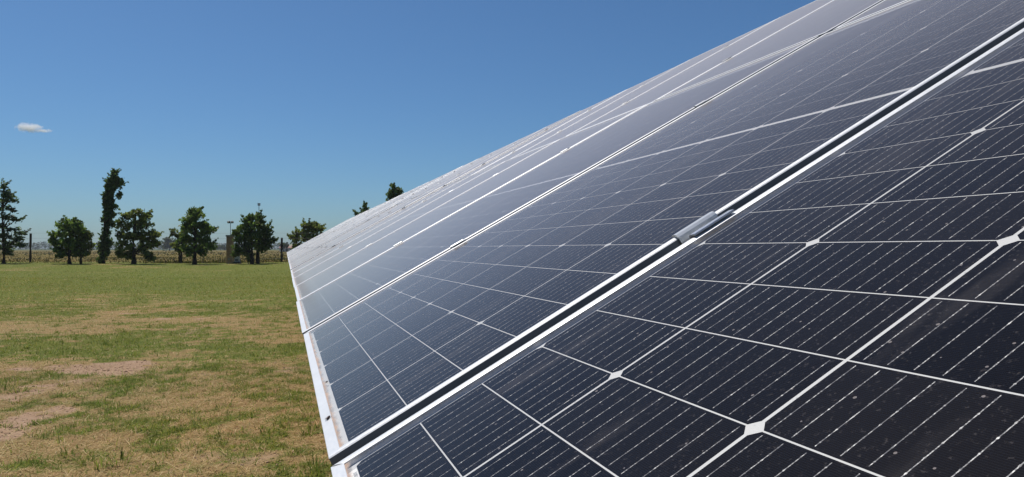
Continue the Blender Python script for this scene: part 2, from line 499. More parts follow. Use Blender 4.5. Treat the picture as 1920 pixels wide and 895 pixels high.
# ------------------------------------------------------------------ grass (real blades)
def mat_leaf(name, trans=0.35, rough=0.6, spec=0.25):
    m, nt, out = new_mat(name); T = NT(nt)
    a = T.n('ShaderNodeAttribute'); a.attribute_name = 'tint'
    nz = T.noise(T.n('ShaderNodeTexCoord').outputs['Object'], 6.0, 2.0)
    hs = T.n('ShaderNodeHueSaturation'); nt.links.new(a.outputs['Color'], hs.inputs['Color'])
    T.set(hs.inputs['Value'], T.maprange(nz.outputs[0], 0.3, 0.7, 0.85, 1.15))
    b = T.bsdf(hs.outputs[0], rough, 0, spec)
    t = T.n('ShaderNodeBsdfTranslucent'); nt.links.new(hs.outputs[0], t.inputs[0])
    nt.links.new(T.mixs(trans, b.outputs[0], t.outputs[0]), out.inputs[0])
    return m
M_GRASS = mat_leaf('grass_blade', 0.42, 0.65, 0.15)
M_FOL = mat_leaf('tree_foliage', 0.52, 0.5, 0.35)

def blades(pos, length, width, ang, lean, tint):
    """bent three-triangle blades; arrays"""
    n = len(pos)
    dx, dy = np.cos(ang), np.sin(ang)
    side = np.stack([-dy, dx, np.zeros(n)], 1) * (width / 2)[:, None]
    ho = np.stack([dx, dy, np.zeros(n)], 1)
    up = np.array([0, 0, 1.0])
    l1 = (length * 0.55)[:, None]; l2 = length[:, None]
    c1 = np.cos(lean)[:, None]; s1 = np.sin(lean)[:, None]
    lean2 = np.minimum(np.maximum(lean * 1.35, lean), 1.56)
    mid_ = pos + up * l1 * c1 + ho * l1 * s1
    tip = mid_ + up * (l2 - l1) * np.cos(lean2)[:, None] + ho * (l2 - l1) * np.sin(lean2)[:, None]
    v = np.stack([pos - side, pos + side, mid_ + side * 0.8, mid_ - side * 0.8, tip], 1).reshape(-1, 3)
    b = (np.arange(n) * 5)[:, None]
    f = np.concatenate([b + [0, 1, 2], b + [0, 2, 3], b + [3, 2, 4]], 0)
    t = np.repeat(tint, 5, 0)
    return v, f, t

def scatter(n, y0, y1, margin):
    """uniform over the wedge of open ground in front of the panels"""
    y = np.sqrt(rng.random(n) * (y1 ** 2 - y0 ** 2) + y0 ** 2)
    x = (-0.70 - margin + rng.random(n) * (0.46 + margin)) * y
    x = x + 0.0
    return x, y

GREENS = np.array([[0.180, 0.225, 0.030], [0.135, 0.190, 0.026], [0.240, 0.245, 0.040], [0.112, 0.150, 0.024], [0.270, 0.235, 0.052]])
STRAW = np.array([[0.52, 0.37, 0.18], [0.42, 0.285, 0.13], [0.60, 0.46, 0.25], [0.36, 0.265, 0.095], [0.40, 0.23, 0.11]])
vs, fs, ts = [], [], []
off = 0
def push(a):
    global off
    v, f, t = a
    vs.append(v); fs.append(f + off); ts.append(t); off += len(v)
for (n, y0, y1, lmul, wid) in ((150000, 4.3, 9.0, 0.9, 0.0042), (110000, 9.0, 18.0, 1.0, 0.0065), (70000, 18.0, 36.0, 1.25, 0.012), (46000, 36.0, 59.0, 1.1, 0.022)):
    x, y = scatter(n, y0, y1, 0.10)
    g, s = cover(x, y)
    fine = fbm(x * 5 + 11, y * 5 + 23, 3)
    pg = np.clip((g - 0.18) * 1.1 + (fine - 0.5) * 2.0, 0.06, 0.93)
    isg = rng.random(n) < pg
    keep = rng.random(n) > np.clip(s * 1.6 - 0.2, 0, 0.90)
    keep &= (isg | (rng.random(n) < 0.75))
    x, y, isg, g = x[keep], y[keep], isg[keep], g[keep]; m = len(x)
    pos = np.stack([x, y, ground_z(x, y) - 0.004], 1)
    ln = np.where(isg, rng.gamma(5, 0.0070, m) + 0.012, rng.gamma(4, 0.013, m) + 0.01) * lmul
    lean = np.where(isg, rng.uniform(0.45, 1.45, m), rng.uniform(1.05, 1.52, m))
    wd = np.full(m, wid) * rng.uniform(0.7, 1.5, m) * np.where(isg, 1.0, 0.7)
    tint = np.where(isg[:, None], GREENS[rng.integers(0, 5, m)], STRAW[rng.integers(0, 5, m)]) * rng.uniform(0.75, 1.25, (m, 1)) * (0.72 + 0.56 * fbm(x * 0.35 + 9, y * 0.22 + 4, 4))[:, None] * np.stack([0.80 + 0.40 * fbm(x * 0.22 + 50, y * 0.15, 3), np.ones(m), np.ones(m)], 1)
    push(blades(pos, ln, wd, rng.uniform(0, 2 * np.pi, m), lean, tint))
# leafy tufts and weeds, larger than the turf
tuf = [(190, 878, .10), (225, 870, .10), (130, 855, .06), (60, 872, .07), (20, 727, .11), (40, 735, .1), (8, 735, .1), (600, 880, .09), (590, 872, .08), (583, 815, .08), (597, 800, .06), (575, 790, .08), (560, 850, .05), (120, 725, .06), (115, 745, .06),
       (300, 870, .05), (240, 770, .06), (560, 655, .07), (545, 650, .06), (575, 650, .07), (370, 790, .05), (470, 780, .05), (430, 760, .06), (345, 775, .05), (430, 815, .04), (500, 810, .05), (540, 800, .05), (250, 640, .08), (120, 655, .08), (200, 645, .08),
       (320, 790, .05), (375, 850, .04), (590, 885, .08), (45, 805, .05), (10, 800, .07), (160, 870, .06)]
tx = [px2g(a, b) + (h,) for a, b, h in tuf]
for i in range(420):
    x, y = scatter(1, 4.5, 20, 0.05)
    if cover(x, y)[0][0] > 0.42 + 0.3 * random.random(): tx.append((x[0], y[0], random.uniform(0.025, 0.055)))
for (x, y, h) in tx:
    n = random.randint(14, 34)
    r = rng.random(n) ** 0.7 * h * 0.75; a = rng.uniform(0, 6.28, n)
    px_, py_ = x + r * np.cos(a), y + r * np.sin(a)
    pos = np.stack([px_, py_, ground_z(px_, py_) - 0.004], 1)
    tint = GREENS[rng.integers(0, 4, n)] * rng.uniform(0.7, 1.2, (n, 1))
    push(blades(pos, h * rng.uniform(0.6, 1.5, n), rng.uniform(0.004, 0.008, n), a + rng.normal(0, .5, n), rng.uniform(0.35, 1.2, n), tint))
# dry stalks lying about
n = 700
x, y = scatter(n, 4.4, 9.5, 0.08)
pos = np.stack([x, y, ground_z(x, y) + 0.006], 1)
push(blades(pos, rng.uniform(0.06, 0.22, n), np.full(n, 0.004), rng.uniform(0, 6.28, n), rng.uniform(1.25, 1.5, n), STRAW[rng.integers(0, 3, n)] * rng.uniform(.8, 1.25, (n, 1))))
gm = np_mesh('grass', np.concatenate(vs), np.concatenate(fs), 3, M_GRASS)
vcol(gm, 'tint', np.concatenate(ts))
tag(obj('grass', gm), 'short patchy lawn grass mixed with dry straw on the open ground', 'grass', kind='stuff')
# crumbs of earth on the bare patches
n = 26000
x, y = scatter(n, 4.4, 14, 0.08)
gg, s_ = cover(x, y)
kk = rng.random(n) < np.clip(s_ * 1.3 - 0.1, 0.02, 1)
x, y = x[kk], y[kk]; m = len(x)
rad = rng.gamma(2.5, 0.0022, m) + 0.002
base = np.array([[1, 0, 0], [-.4, .9, 0], [-.5, -.85, 0], [0, 0, .85], [0, 0, -.4]], float)
jit = rng.uniform(0.65, 1.35, (m, 5, 1))
an = rng.uniform(0, 6.28, m); ca, sa = np.cos(an)[:, None], np.sin(an)[:, None]
v = base[None] * jit * rad[:, None, None]
v = np.stack([v[:, :, 0] * ca - v[:, :, 1] * sa, v[:, :, 0] * sa + v[:, :, 1] * ca, v[:, :, 2]], -1) + np.stack([x, y, ground_z(x, y)], 1)[:, None, :]
tri = np.array([[0, 1, 3], [1, 2, 3], [2, 0, 3], [1, 0, 4], [2, 1, 4], [0, 2, 4]])
f = ((np.arange(m) * 5)[:, None, None] + tri[None]).reshape(-1, 3)
cm = np_mesh('soil_crumbs', v.reshape(-1, 3), f, 3, mat_plain('soil_crumb', (0.36, 0.24, 0.16), (0.24, 0.155, 0.10), 0.95, 0, 0.1, 60.0))
tag(obj('soil_crumbs', cm), 'crumbs of dry earth on the bare ground patches', 'soil', kind='stuff')
# long grass under the fence and in the field
vs, fs, ts = [], [], []; off = 0
for (n, y0, y1, h, w) in ((9000, 57, 62, 0.18, 0.05), (22000, 62, 150, 0.17, 0.10), (9000, 150, 330, 0.28, 0.3)):
    y = rng.uniform(y0, y1, n); x = rng.uniform(-0.85, -0.05, n) * y
    nn = fbm(x * .12, y * .05 + 5, 3); k = rng.random(n) < np.clip((nn - .35) * 3, .15, 1)
    x, y, nn = x[k], y[k], nn[k]; m = len(x)
    pos = np.stack([x, y, ground_z(x, y) - .01], 1)
    gsel = rng.random(m) < np.where(y < 62, 0.65, 0.60)
    tint = np.where(gsel[:, None], np.array([0.062, 0.070, 0.011]), np.array([0.094, 0.068, 0.016])) * rng.uniform(.8, 1.15, (m, 1))
    push(blades(pos, h * rng.uniform(.4, 1.3, m), np.full(m, w), rng.uniform(0, 6.28, m), rng.uniform(0.1, 0.7, m), tint))
gm = np_mesh('field_grass', np.concatenate(vs), np.concatenate(fs), 3, M_GRASS)
vcol(gm, 'tint', np.concatenate(ts))
tag(obj('field_grass', gm), 'long golden pasture grass in the field beyond the fence', 'grass', kind='stuff')

# ------------------------------------------------------------------ solar table: frame of reference
O = Vector((-0.17621, 0.72389, CAM_H - 0.21222))
Uv = Vector((-0.29099, 0.95673, 0)).normalized()
Vv = Vector((0.83317, 0.25341, 0.49154)); Vv = (Vv - Uv * Vv.dot(Uv)).normalized()
Nv = Vv.cross(Uv).normalized()
TB = Matrix((Vv, Uv, Nv)).transposed()          # columns: up the slope, along the row, out of the plane
def tp(x, y, z): return O + TB @ Vector((x, y, z))
N_COL = 35
ROWGAP = 0.024

# shared meshes ------------------------------------------------------
def rail_mesh(name, length, bead=False):
    """C-section rail along x from 0 to length, outer face at y=0, mitred at both ends"""
    prof = [(0, 0), (0, -FH), (0.024, -FH), (0.024, -FH + 0.002), (0.002, -FH + 0.002), (0.002, -0.0085), (LIP, -0.0085), (LIP, -0.0004), (LIP - .0004, 0), (0.0006, 0.0), (0.0, -0.0006)]
    prof = prof[1:]
    if bead:      # the long rails have a slightly crowned lip
        prof = prof[:7 - 1] + [(LIP, -0.0003), (LIP - 0.0025, 0.0005), (LIP * 0.55, 0.0011), (LIP * 0.3, 0.0010), (0.0015, 0.0004), (0.0, -0.0008)]
    n = len(prof)
    v = [(y, y, z) for y, z in prof] + [(length - y, y, z) for y, z in prof]
    f = [(i, (i + 1) % n, n + (i + 1) % n, n + i) for i in range(n)]
    f += [tuple(reversed(range(n))), tuple(range(n, 2 * n))]
    me = mesh(name, v, f, [M_ALU, M_SIDE_SHADE])
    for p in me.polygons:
        if p.normal.y < -0.95: p.material_index = 1  # outer faces get the darkened copy of the aluminium as gap shade
    return me
me_long = rail_mesh('frame_rail_long', ML, True)
me_short = rail_mesh('frame_rail_short', MW)

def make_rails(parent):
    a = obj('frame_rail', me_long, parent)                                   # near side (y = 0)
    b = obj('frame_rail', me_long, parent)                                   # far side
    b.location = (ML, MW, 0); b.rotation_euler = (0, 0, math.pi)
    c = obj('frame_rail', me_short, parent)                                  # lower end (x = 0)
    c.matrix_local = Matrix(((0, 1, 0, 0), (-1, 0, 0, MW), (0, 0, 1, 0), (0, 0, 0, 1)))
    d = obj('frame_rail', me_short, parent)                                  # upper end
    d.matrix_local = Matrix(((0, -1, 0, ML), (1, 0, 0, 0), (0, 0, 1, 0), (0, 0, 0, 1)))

GT = -0.0013
gm_ = MB().box(LIP - 0.002, ML - LIP + 0.002, LIP - 0.002, MW - LIP + 0.002, GT - 0.0032, GT).me('glass_pane', [M_CLEAR, M_GLASS])
for p in gm_.polygons:
    p.material_index = 1 if p.normal.z > 0.9 else 0
LX0, LX1, LY0, LY1 = LIP - 0.004, ML - LIP + 0.004, LIP - 0.004, MW - LIP + 0.004
back_me = MB().box(LX0, LX1, LY0, LY1, -0.0075, -0.0062).me('backsheet', M_BACK)
sheet_me = MB().box(LX0, LX1, LY0, LY1, -0.0075, -0.0062).me('cell_sheet', M_SHEET)
rib_me = MB().box(0, 0.0032, 0, 6 * PC - 0.004, -0.0063, -0.00608).me('ribbon', M_RIBBON)

def cell_mesh(kind):
    c = CHF
    if kind == 0: p = [(0, c), (c, 0), (CH, 0), (CH, CW), (c, CW), (0, CW - c)]
    elif kind == 1: p = [(0, 0), (CH, 0), (CH, CW), (0, CW)]
    else: p = [(0, 0), (CH - c, 0), (CH, c), (CH, CW - c), (CH - c, CW), (0, CW)]
    n = len(p); z0, z1 = -0.0070, -0.00608
    v = [(x, y, z0) for x, y in p] + [(x, y, z1) for x, y in p]
    f = [tuple(reversed(range(n))), tuple(range(n, 2 * n))] + [(i, (i + 1) % n, n + (i + 1) % n, n + i) for i in range(n)]
    return mesh('solar_cell', v, f, M_CELL)
cell_me = [cell_mesh(k) for k in range(3)]

# tiny individual misfits between modules (height out of plane, slope, along-slope shift)
DZ = {0: 0.0, 1: 0.0, 2: 0.0012, 3: -0.0008, 4: -0.0026, 5: -0.0045, 6: -0.006, 7: 0.000, 8: -0.003, 9: -0.005}
LAB = 'dark solar panel in the lower row of the tilted array'
LABU = 'dark solar panel in the upper row of the tilted array'
for tier in (0, 1):
    for k in range(-1, N_COL + 1):
        y0 = k * (MW + GAP) - MW
        rl = random.Random(1000 * tier + k + 5)
        dz = DZ.get(k, rl.uniform(-0.005, 0.001)) + (rl.uniform(-.0012, .0012) if k > 7 else 0)
        dx = rl.uniform(-0.003, 0.003) if k > 1 else 0.0
        if tier: dz -= 0.0008
        R = TB.to_4x4() @ Matrix.Rotation(rl.uniform(-.0016, .0016) if k > 2 else 0, 4, 'Y') @ Matrix.Rotation(rl.uniform(-.0016, .0016) if k > 2 else 0, 4, 'X')
        R.translation = tp(tier * (ML + ROWGAP) + dx, y0, dz)
        e = empty('solar_panel', (0, 0, 0)); e.matrix_world = R
        end = k == N_COL
        if end: tag(e, ('upper' if tier else 'lower') + ' solar panel at the end of the array beside the wire fence', 'solar panel', 'solar panels of the array')
        elif tier == 0 and k == 1: tag(e, 'dark lower-row solar panel with a brown fly on its bottom frame', 'solar panel', 'solar panels of the array')
        elif tier == 0 and k == 0: tag(e, 'dark lower-row solar panel with a white barcode label in its bottom corner', 'solar panel', 'solar panels of the array')
        else: tag(e, LABU if tier else LAB, 'solar panel', 'upper row of solar panels' if tier else 'lower row of solar panels')
        make_rails(e)
        obj('glass_pane', gm_, e)
        near = tier == 0 and k in (0, 1, 2)
        if near:
            obj('backsheet', back_me, e)
            r = obj('ribbon', rib_me, e); r.location = (row_x(12) - MID / 2 - 0.0026, MS + 0.001, 0)
            for rr in range(24):
                for c in range(6):
                    o = obj('solar_cell', cell_me[rr % 3], e)
                    o.location = (row_x(rr), MS + c * PC + (PC - CW) / 2, 0)
        else:
            obj('cell_sheet', sheet_me, e)
        if tier == 0 and k == 0:
            ly = MW - 0.16
            lb = MB().box(0.0145, 0.0222, ly, ly + 0.13, -0.0061, -0.0059).build('serial_label', M_LABEL, e)
            b = MB()
            yy = ly + 0.045
            while yy < ly + 0.12:
                w = random.choice((0.0006, 0.0012, 0.0018)); b.box(0.0178, 0.0216, yy, yy + w, -0.00588, -0.00582); yy += w + random.choice((0.0008, 0.0014))
            for q in range(14): b.box(0.0152, 0.0168, ly + 0.05 + q * 0.0045, ly + 0.053 + q * 0.0045, -0.00588, -0.00582)
            b.build('barcode', M_INK, lb)

# ------------------------------------------------------------------ rack that carries the panels, with clamps
rack = empty('mounting_rack', (0, 0, 0))
tag(rack, 'galvanised steel rack with posts and clamps carrying the tilted solar panels', 'rack')
bot = -FH - 0.006
Y0, Y1 = -(MW + GAP) - MW - 0.05, N_COL * (MW + GAP) + 0.05
CLX = [0.475, ML - 0.475, ML + ROWGAP + 0.475, 2 * ML + ROWGAP - 0.475]
def table_box(b, x0, x1, y0, y1, z0, z1):
    P = [tp(x, y, z) for z in (z0, z1) for x, y in ((x0, y0), (x0, y1), (x1, y1), (x1, y0))]
    b.hexa([P[3], P[2], P[1], P[0], P[7], P[6], P[5], P[4]])
for x in CLX:
    b = MB(); table_box(b, x - 0.03, x + 0.03, Y0, Y1, bot - 0.07, bot); b.build('purlin', M_STEEL, rack)
yy = Y0 + 0.5
while yy < Y1:
    b = MB(); table_box(b, 0.25, 2 * ML - 0.2, yy - 0.03, yy + 0.03, bot - 0.171, bot - 0.071); b.build('rafter', M_STEEL, rack)
    for xs in (0.62, 2 * ML - 0.62):
        t = tp(xs, yy, bot - 0.120)
        b = MB(); b.box(t.x - 0.045, t.x + 0.045, t.y - 0.035, t.y + 0.035, -0.4, t.z); b.build('post', M_STEEL, rack)
    yy += 3.3
def clamp_mesh():
    h = GAP / 2
    path = [(-h - 0.010, 0.0046), (-h - 0.001, 0.0038), (-h + 0.003, 0.003), (-h + 0.0045, -0.001), (-h + 0.0045, -0.030), (h - 0.0045, -0.030), (h - 0.0045, -0.006), (h - 0.0035, 0.001), (h - 0.000, 0.0038), (h + 0.004, 0.0042), (h + 0.0105, 0.0030)]
    t = 0.0022
    n = len(path); inner = []
    for i, (y, z) in enumerate(path):
        a = path[max(i - 1, 0)]; b = path[min(i + 1, n - 1)]
        tx, tz = b[0] - a[0], b[1] - a[1]; L = math.hypot(tx, tz)
        inner.append((y + tz / L * t, z - tx / L * t))
    v, f = [], []
    half = 0.029
    for x in (-half, half):
        v += [(x, y, z) for y, z in path]
    for x in (-half, half):
        v += [(x, y, z) for y, z in inner]
    for i in range(n - 1):
        f.append((i, i + 1, n + i + 1, n + i))
        f.append((2 * n + i, 3 * n + i, 3 * n + i + 1, 2 * n + i + 1))
        f.append((i, 2 * n + i, 2 * n + i + 1, i + 1))
        f.append((n + i, n + i + 1, 3 * n + i + 1, 3 * n + i))
    f.append((0, n, 3 * n, 2 * n)); f.append((n - 1, 3 * n - 1, 4 * n - 1, 2 * n - 1)[::-1])
    return mesh('clamp', v, f, M_GALV)
cl_me = clamp_mesh()
cl_dull = cl_me.copy(); cl_dull.materials[0] = M_STEEL        # the other clamps are duller zinc
bolt_me = MB().lathe((0, 0, -0.0285), [(0.0085, 0), (0.0085, 0.0016), (0.0062, 0.0017), (0.0062, 0.006), (0.004, 0.0075)], 6).me('bolt', M_GALV)
for k in range(-1, N_COL):
    for q, x in enumerate(CLX):
        c = obj('clamp', cl_me if k == 0 else cl_dull, rack)
        m = TB.to_4x4(); m.translation = tp(x - 0.004 + (0.013 if k == 0 else 0) + (random.uniform(-.02, .02) if k else 0), k * (MW + GAP) + GAP / 2, max(DZ.get(k, -.002), DZ.get(k + 1, -.002)) + 0.0008)
        if k: m = m @ Matrix.Diagonal((0.66, 0.86, 0.7, 1))
        c.matrix_world = m
        obj('bolt', bolt_me, c)

# ------------------------------------------------------------------ trees
M_BARK = mat_plain('dark_bark', (0.060, 0.044, 0.032), (0.030, 0.022, 0.016), 0.95, 0, 0.1, 9.0, 0.6)

def leaves_mesh(name, centres, size, tint, flat=0.0):
    n = len(centres)
    a = rng.normal(size=(n, 3)); a /= np.linalg.norm(a, axis=1)[:, None]
    b = rng.normal(size=(n, 3)); b[:, 2] *= (1 - flat)
    b -= a * (a * b).sum(1)[:, None]; b /= np.linalg.norm(b, axis=1)[:, None]
    if flat:
        a[:, 2] *= (1 - flat); a /= np.linalg.norm(a, axis=1)[:, None]
    s = size[:, None]
    v = np.stack([centres - a * s, centres + b * s * 0.55 + a * s * .1, centres + a * s, centres - b * s * 0.55 + a * s * .1], 1).reshape(-1, 3)
    f = np.arange(n * 4).reshape(-1, 4)
    me = np_mesh(name, v, f, 4, M_FOL)
    vcol(me, 'tint', np.repeat(tint, 4, 0))
    return me

def tree(name, label, cat, d, base, trunk, lobes, base_r, col, per=90, leaf=0.13, group=None, top_r=0.03, depth=1.0, clump=0.22, flat=0.0, asp=0.75, spray=0.5, thin=1.0):
    """base (px); trunk = [(px,py)..] pixel places at depth d; lobes = crown masses (px,py,rx,ry) at that depth"""
    if d < 100: d *= KD
    k = d / FPX
    zg = float(ground_z(np.array([(base - 960) * k]), np.array([d]))[0])
    bx = (base - 960) * k
    root = empty(name, (bx, d, zg)); tag(root, label, cat, group)
    o = Vector((bx, d, zg))
    pts = [Vector((0, 0, -0.15))] + [at(x, y, d) - o + Vector((0, random.uniform(-.1, .1), 0)) for x, y in trunk]
    nn = len(pts)
    b = MB()
    b.tube(pts, [base_r * 1.25] + [base_r + (top_r - base_r) * i / (nn - 1) for i in range(1, nn)], 8)
    cs, sz, tn = [], [], []
    for (x, y, rx, ry) in lobes:
        c = at(x, y, d) - o
        rx, ry = rx * k * 0.84 * thin, ry * k * 0.86
        c.y += random.uniform(-0.6, 0.6) * rx * depth * 1.3
        # limb from the trunk to the lobe
        cand = [p for p in pts[1:] if p.z < c.z - 0.12] or [pts[1]]
        p0 = max(cand, key=lambda p: p.z)
        midp = (p0 + c) / 2 + Vector((random.uniform(-.1, .1), random.uniform(-.1, .1), random.uniform(-.05, .12)))
        b.tube([p0, midp, c], [min(base_r * 0.5, 0.055), 0.03, 0.012], 5)
        ncl = max(6, int(7.5 * (rx * ry) ** 0.5 / clump))
        for j in range(ncl):
            w = rng.normal(size=3); w /= np.linalg.norm(w); rr = rng.random() ** 0.45 * (1.0 + 0.35 * (rng.random() < 0.22))
            cc = np.array(c) + w * rr * np.array([rx, rx * 0.95 * depth, ry])
            if random.random() < 0.5:
                b.tube([c, Vector(cc)], [0.012, 0.005], 4, False)
            m = int(per * rng.uniform(0.3, 1.3) / 5.5)
            q = rng.normal(size=(m, 3)) * clump * np.array([0.55, 0.55, 0.55 * asp * (1 - flat * .5)])
            cs.append(cc + q); sz.append(leaf * 1.15 * rng.uniform(0.6, 1.4, m))
            tn.append(np.array(col) * rng.uniform(0.5, 1.9) * rng.uniform(0.7, 1.35, (m, 1)) * (1 + rng.normal(0, .06, (m, 3))))
        for j in range(int(ncl * spray)):
            w = rng.normal(size=3); w[2] = w[2] * 0.7 + 0.35; w /= np.linalg.norm(w)
            st = np.array(c) + w * np.array([rx, rx * 0.95 * depth, ry]) * 0.8
            ln = rng.uniform(0.15, 0.6) * (k * 21 if d < 100 else k * 3)
            m = int(ln / leaf * 7) + 2
            tt = rng.random(m)[:, None]
            cs.append(st + (w + np.array([0.15, 0, 0.25])) * ln * tt + rng.normal(size=(m, 3)) * leaf * 0.55 * (1.1 - tt * .7))
            sz.append(leaf * 0.9 * rng.uniform(0.5, 1.2, m)); tn.append(np.array(col) * rng.uniform(0.7, 1.5) * rng.uniform(0.7, 1.3, (m, 1)) * np.ones((m, 3)))
    b.build('trunk', M_BARK, root)
    cs = np.concatenate(cs); sz = np.concatenate(sz); tn = np.clip(np.concatenate(tn), 0.004, 1)
    obj('crown', leaves_mesh('crown', cs, sz, tn, flat), root)
    return root

DK = (0.088, 0.128, 0.024); MDG = (0.104, 0.156, 0.026); OLV = (0.120, 0.146, 0.028); PNE = (0.076, 0.112, 0.036); POP = (0.088, 0.134, 0.034)
D0 = 68.0
GRP = 'trees along the fence'
tree('conifer_tree', 'tall dark conifer with tiered branches standing left of the lone fence post', 'tree', 68.5, 7, [(7, 470), (7, 430), (6, 390), (7, 352)],
     [(7, 352, 5, 7), (5, 362, 9, 4), (17, 368, 9, 3), (-9, 374, 13, 4), (10, 378, 13, 4), (26, 376, 8, 3), (0, 392, 15, 4), (24, 394, 9, 3), (-18, 406, 15, 4), (12, 408, 14, 4), (31, 413, 11, 3), (0, 424, 18, 4), (26, 430, 14, 3),
      (-22, 433, 16, 4), (38, 437, 7, 2), (10, 444, 20, 4), (38, 448, 9, 3), (-16, 452, 22, 4), (22, 457, 18, 3), (36, 460, 9, 2), (4, 466, 18, 4), (14, 474, 8, 3)], 0.16, PNE, 95, 0.11, GRP, flat=0.55, clump=0.24)
tree('broadleaf_tree', 'bushy round green tree with a thinner smaller tree right beside it', 'tree', 67.2, 131, [(131, 478), (132, 455), (131, 425)],
     [(131, 417, 15, 8), (118, 424, 11, 9), (146, 423, 11, 9), (108, 442, 10, 10), (131, 438, 19, 12), (150, 436, 9, 8), (103, 455, 7, 8), (120, 460, 17, 11), (141, 458, 15, 12), (118, 477, 8, 7), (138, 474, 12, 7), (110, 468, 7, 7)], 0.17, MDG, 100, 0.12, GRP)
tree('broadleaf_tree', 'small thin tree tucked against the right of a bushier round tree', 'tree', 67.8, 152, [(152, 478), (153, 455), (155, 435)],
     [(155, 437, 8, 6), (164, 446, 8, 7), (154, 450, 10, 8), (168, 459, 6, 8), (156, 464, 12, 8), (162, 474, 9, 6), (150, 477, 6, 5)], 0.09, OLV, 80, 0.12, GRP)
OUT = [(320, 209, 216), (328, 206, 218), (337, 202, 221), (346, 197, 222), (356, 194, 214), (366, 193, 212), (376, 192, 212), (388, 190, 210), (400, 190, 213), (415, 191, 211), (430, 190, 213), (445, 189, 208), (460, 187, 208), (475, 184, 208), (486, 185, 204)]
pop = [(222, 344, 5, 2), (227, 342, 3, 1.5), (216, 350, 5, 3), (219, 369, 5, 2), (224, 366, 2.5, 1.5), (213, 333, 4, 2.5), (214, 387, 4, 2), (212, 404, 4, 2.5), (213, 421, 4, 2)]
for q in range(76):
    y_ = 322 + 166 * random.random()
    lo_ = float(np.interp(y_, [o_[0] for o_ in OUT], [o_[1] for o_ in OUT])); hi_ = float(np.interp(y_, [o_[0] for o_ in OUT], [o_[2] for o_ in OUT]))
    pop.append((random.uniform(lo_ + 2.2, hi_ - 2.2), y_, random.uniform(2.2, 4.2) * (0.7 if y_ < 378 else 1), random.uniform(3.5, 6.0) * (0.8 if y_ < 378 else 1)))
tree('poplar_tree', 'tall narrow wind-bent poplar with foliage down to the ground', 'tree', 69.0, 194, [(194, 478), (196, 450), (197, 420), (199, 390), (202, 360), (206, 338), (210, 322)],
     pop, 0.15, POP, 62, 0.10, GRP, clump=0.12, asp=1.7, spray=0.35)
tree('broadleaf_tree', 'broad olive-topped tree with drooping lower branches beside the tall poplar', 'tree', 67.5, 251, [(251, 475), (250, 450), (252, 420), (253, 400)],
     [(253, 400, 13, 7), (240, 407, 11, 8), (268, 405, 10, 7), (232, 422, 11, 10), (252, 420, 16, 10), (270, 422, 12, 10), (229, 442, 10, 10), (248, 443, 15, 11), (270, 442, 12, 10), (286, 437, 7, 6), (293, 442, 5, 4), (226, 461, 8, 10), (243, 466, 10, 10), (262, 463, 12, 10), (281, 456, 11, 8), (290, 458, 5, 7), (275, 476, 6, 6), (283, 484, 3, 3), (224, 476, 4, 5), (242, 480, 5, 5)], 0.19, OLV, 100, 0.12, GRP)
tree('broadleaf_tree', 'loose thin tree half hidden behind a conical green tree and a fence post', 'tree', 74.0, 337, [(337, 478), (337, 455), (338, 438)],
     [(325, 438, 5, 4), (332, 444, 6, 6), (343, 438, 6, 6), (336, 456, 7, 7), (346, 452, 7, 7), (329, 462, 6, 5), (342, 468, 7, 5)], 0.08, OLV, 60, 0.13, GRP)
tree('broadleaf_tree', 'conical bright green tree beside the wooden fence post', 'tree', 67.5, 365, [(365, 470), (366, 445), (367, 415), (367, 396)],
     [(366, 396, 8, 5), (358, 402, 7, 6), (373, 404, 9, 7), (366, 412, 10, 7), (350, 414, 8, 6), (352, 424, 9, 6), (371, 422, 13, 9), (383, 424, 7, 6), (358, 434, 12, 8), (380, 437, 14, 8), (396, 431, 6, 4), (346, 446, 9, 7), (364, 450, 15, 9), (385, 452, 13, 8), (352, 464, 13, 8), (374, 466, 13, 8), (394, 462, 7, 5), (357, 477, 8, 5), (380, 474, 6, 4)], 0.17, MDG, 100, 0.12, GRP)
tree('broadleaf_tree', 'dense dark tree next to the brick pillar and small grey cabinet', 'tree', 67.2, 473, [(473, 476), (473, 450), (472, 425), (471, 408)],
     [(471, 408, 7, 5), (464, 417, 8, 7), (475, 420, 10, 8), (452, 428, 9, 7), (467, 432, 11, 8), (444, 438, 6, 6), (458, 445, 12, 9), (475, 445, 10, 10), (446, 454, 8, 8), (462, 460, 12, 9), (447, 468, 7, 7), (458, 474, 8, 6), (443, 478, 4, 5)], 0.15, DK, 105, 0.12, GRP)
tree('broadleaf_tree', 'dark tree with a lamp mast rising out of its crown', 'tree', 68.2, 483, [(483, 474), (484, 450), (484, 425), (483, 410)],
     [(484, 408, 6, 6), (488, 418, 9, 8), (497, 428, 9, 7), (487, 436, 11, 9), (502, 440, 7, 6), (509, 451, 4, 4), (493, 450, 12, 9), (502, 459, 7, 6), (492, 466, 9, 6), (482, 462, 8, 8)], 0.15, DK, 105, 0.12, GRP)
tree('sapling', 'thin leafy sapling standing beside a dark tree trunk', 'tree', 67.0, 466, [(466, 485), (465, 474)], [(465, 478, 4, 4), (467, 486, 2.5, 4)], 0.035, OLV, 45, 0.09, GRP, top_r=.012, clump=0.14)
tree('broadleaf_tree', 'green tree with an upswept ragged top showing behind the end of the array', 'tree', 78.0, 575, [(575, 475), (576, 450), (577, 428)],
     [(590, 420, 5, 4), (572, 423, 5, 4), (583, 425, 7, 4), (578, 434, 14, 7), (561, 437, 8, 6), (599, 429, 6, 4), (553, 449, 8, 8), (574, 449, 17, 10), (594, 444, 11, 8), (558, 463, 13, 7), (583, 465, 15, 7), (602, 458, 9, 7)], 0.16, OLV, 80, 0.14, GRP)
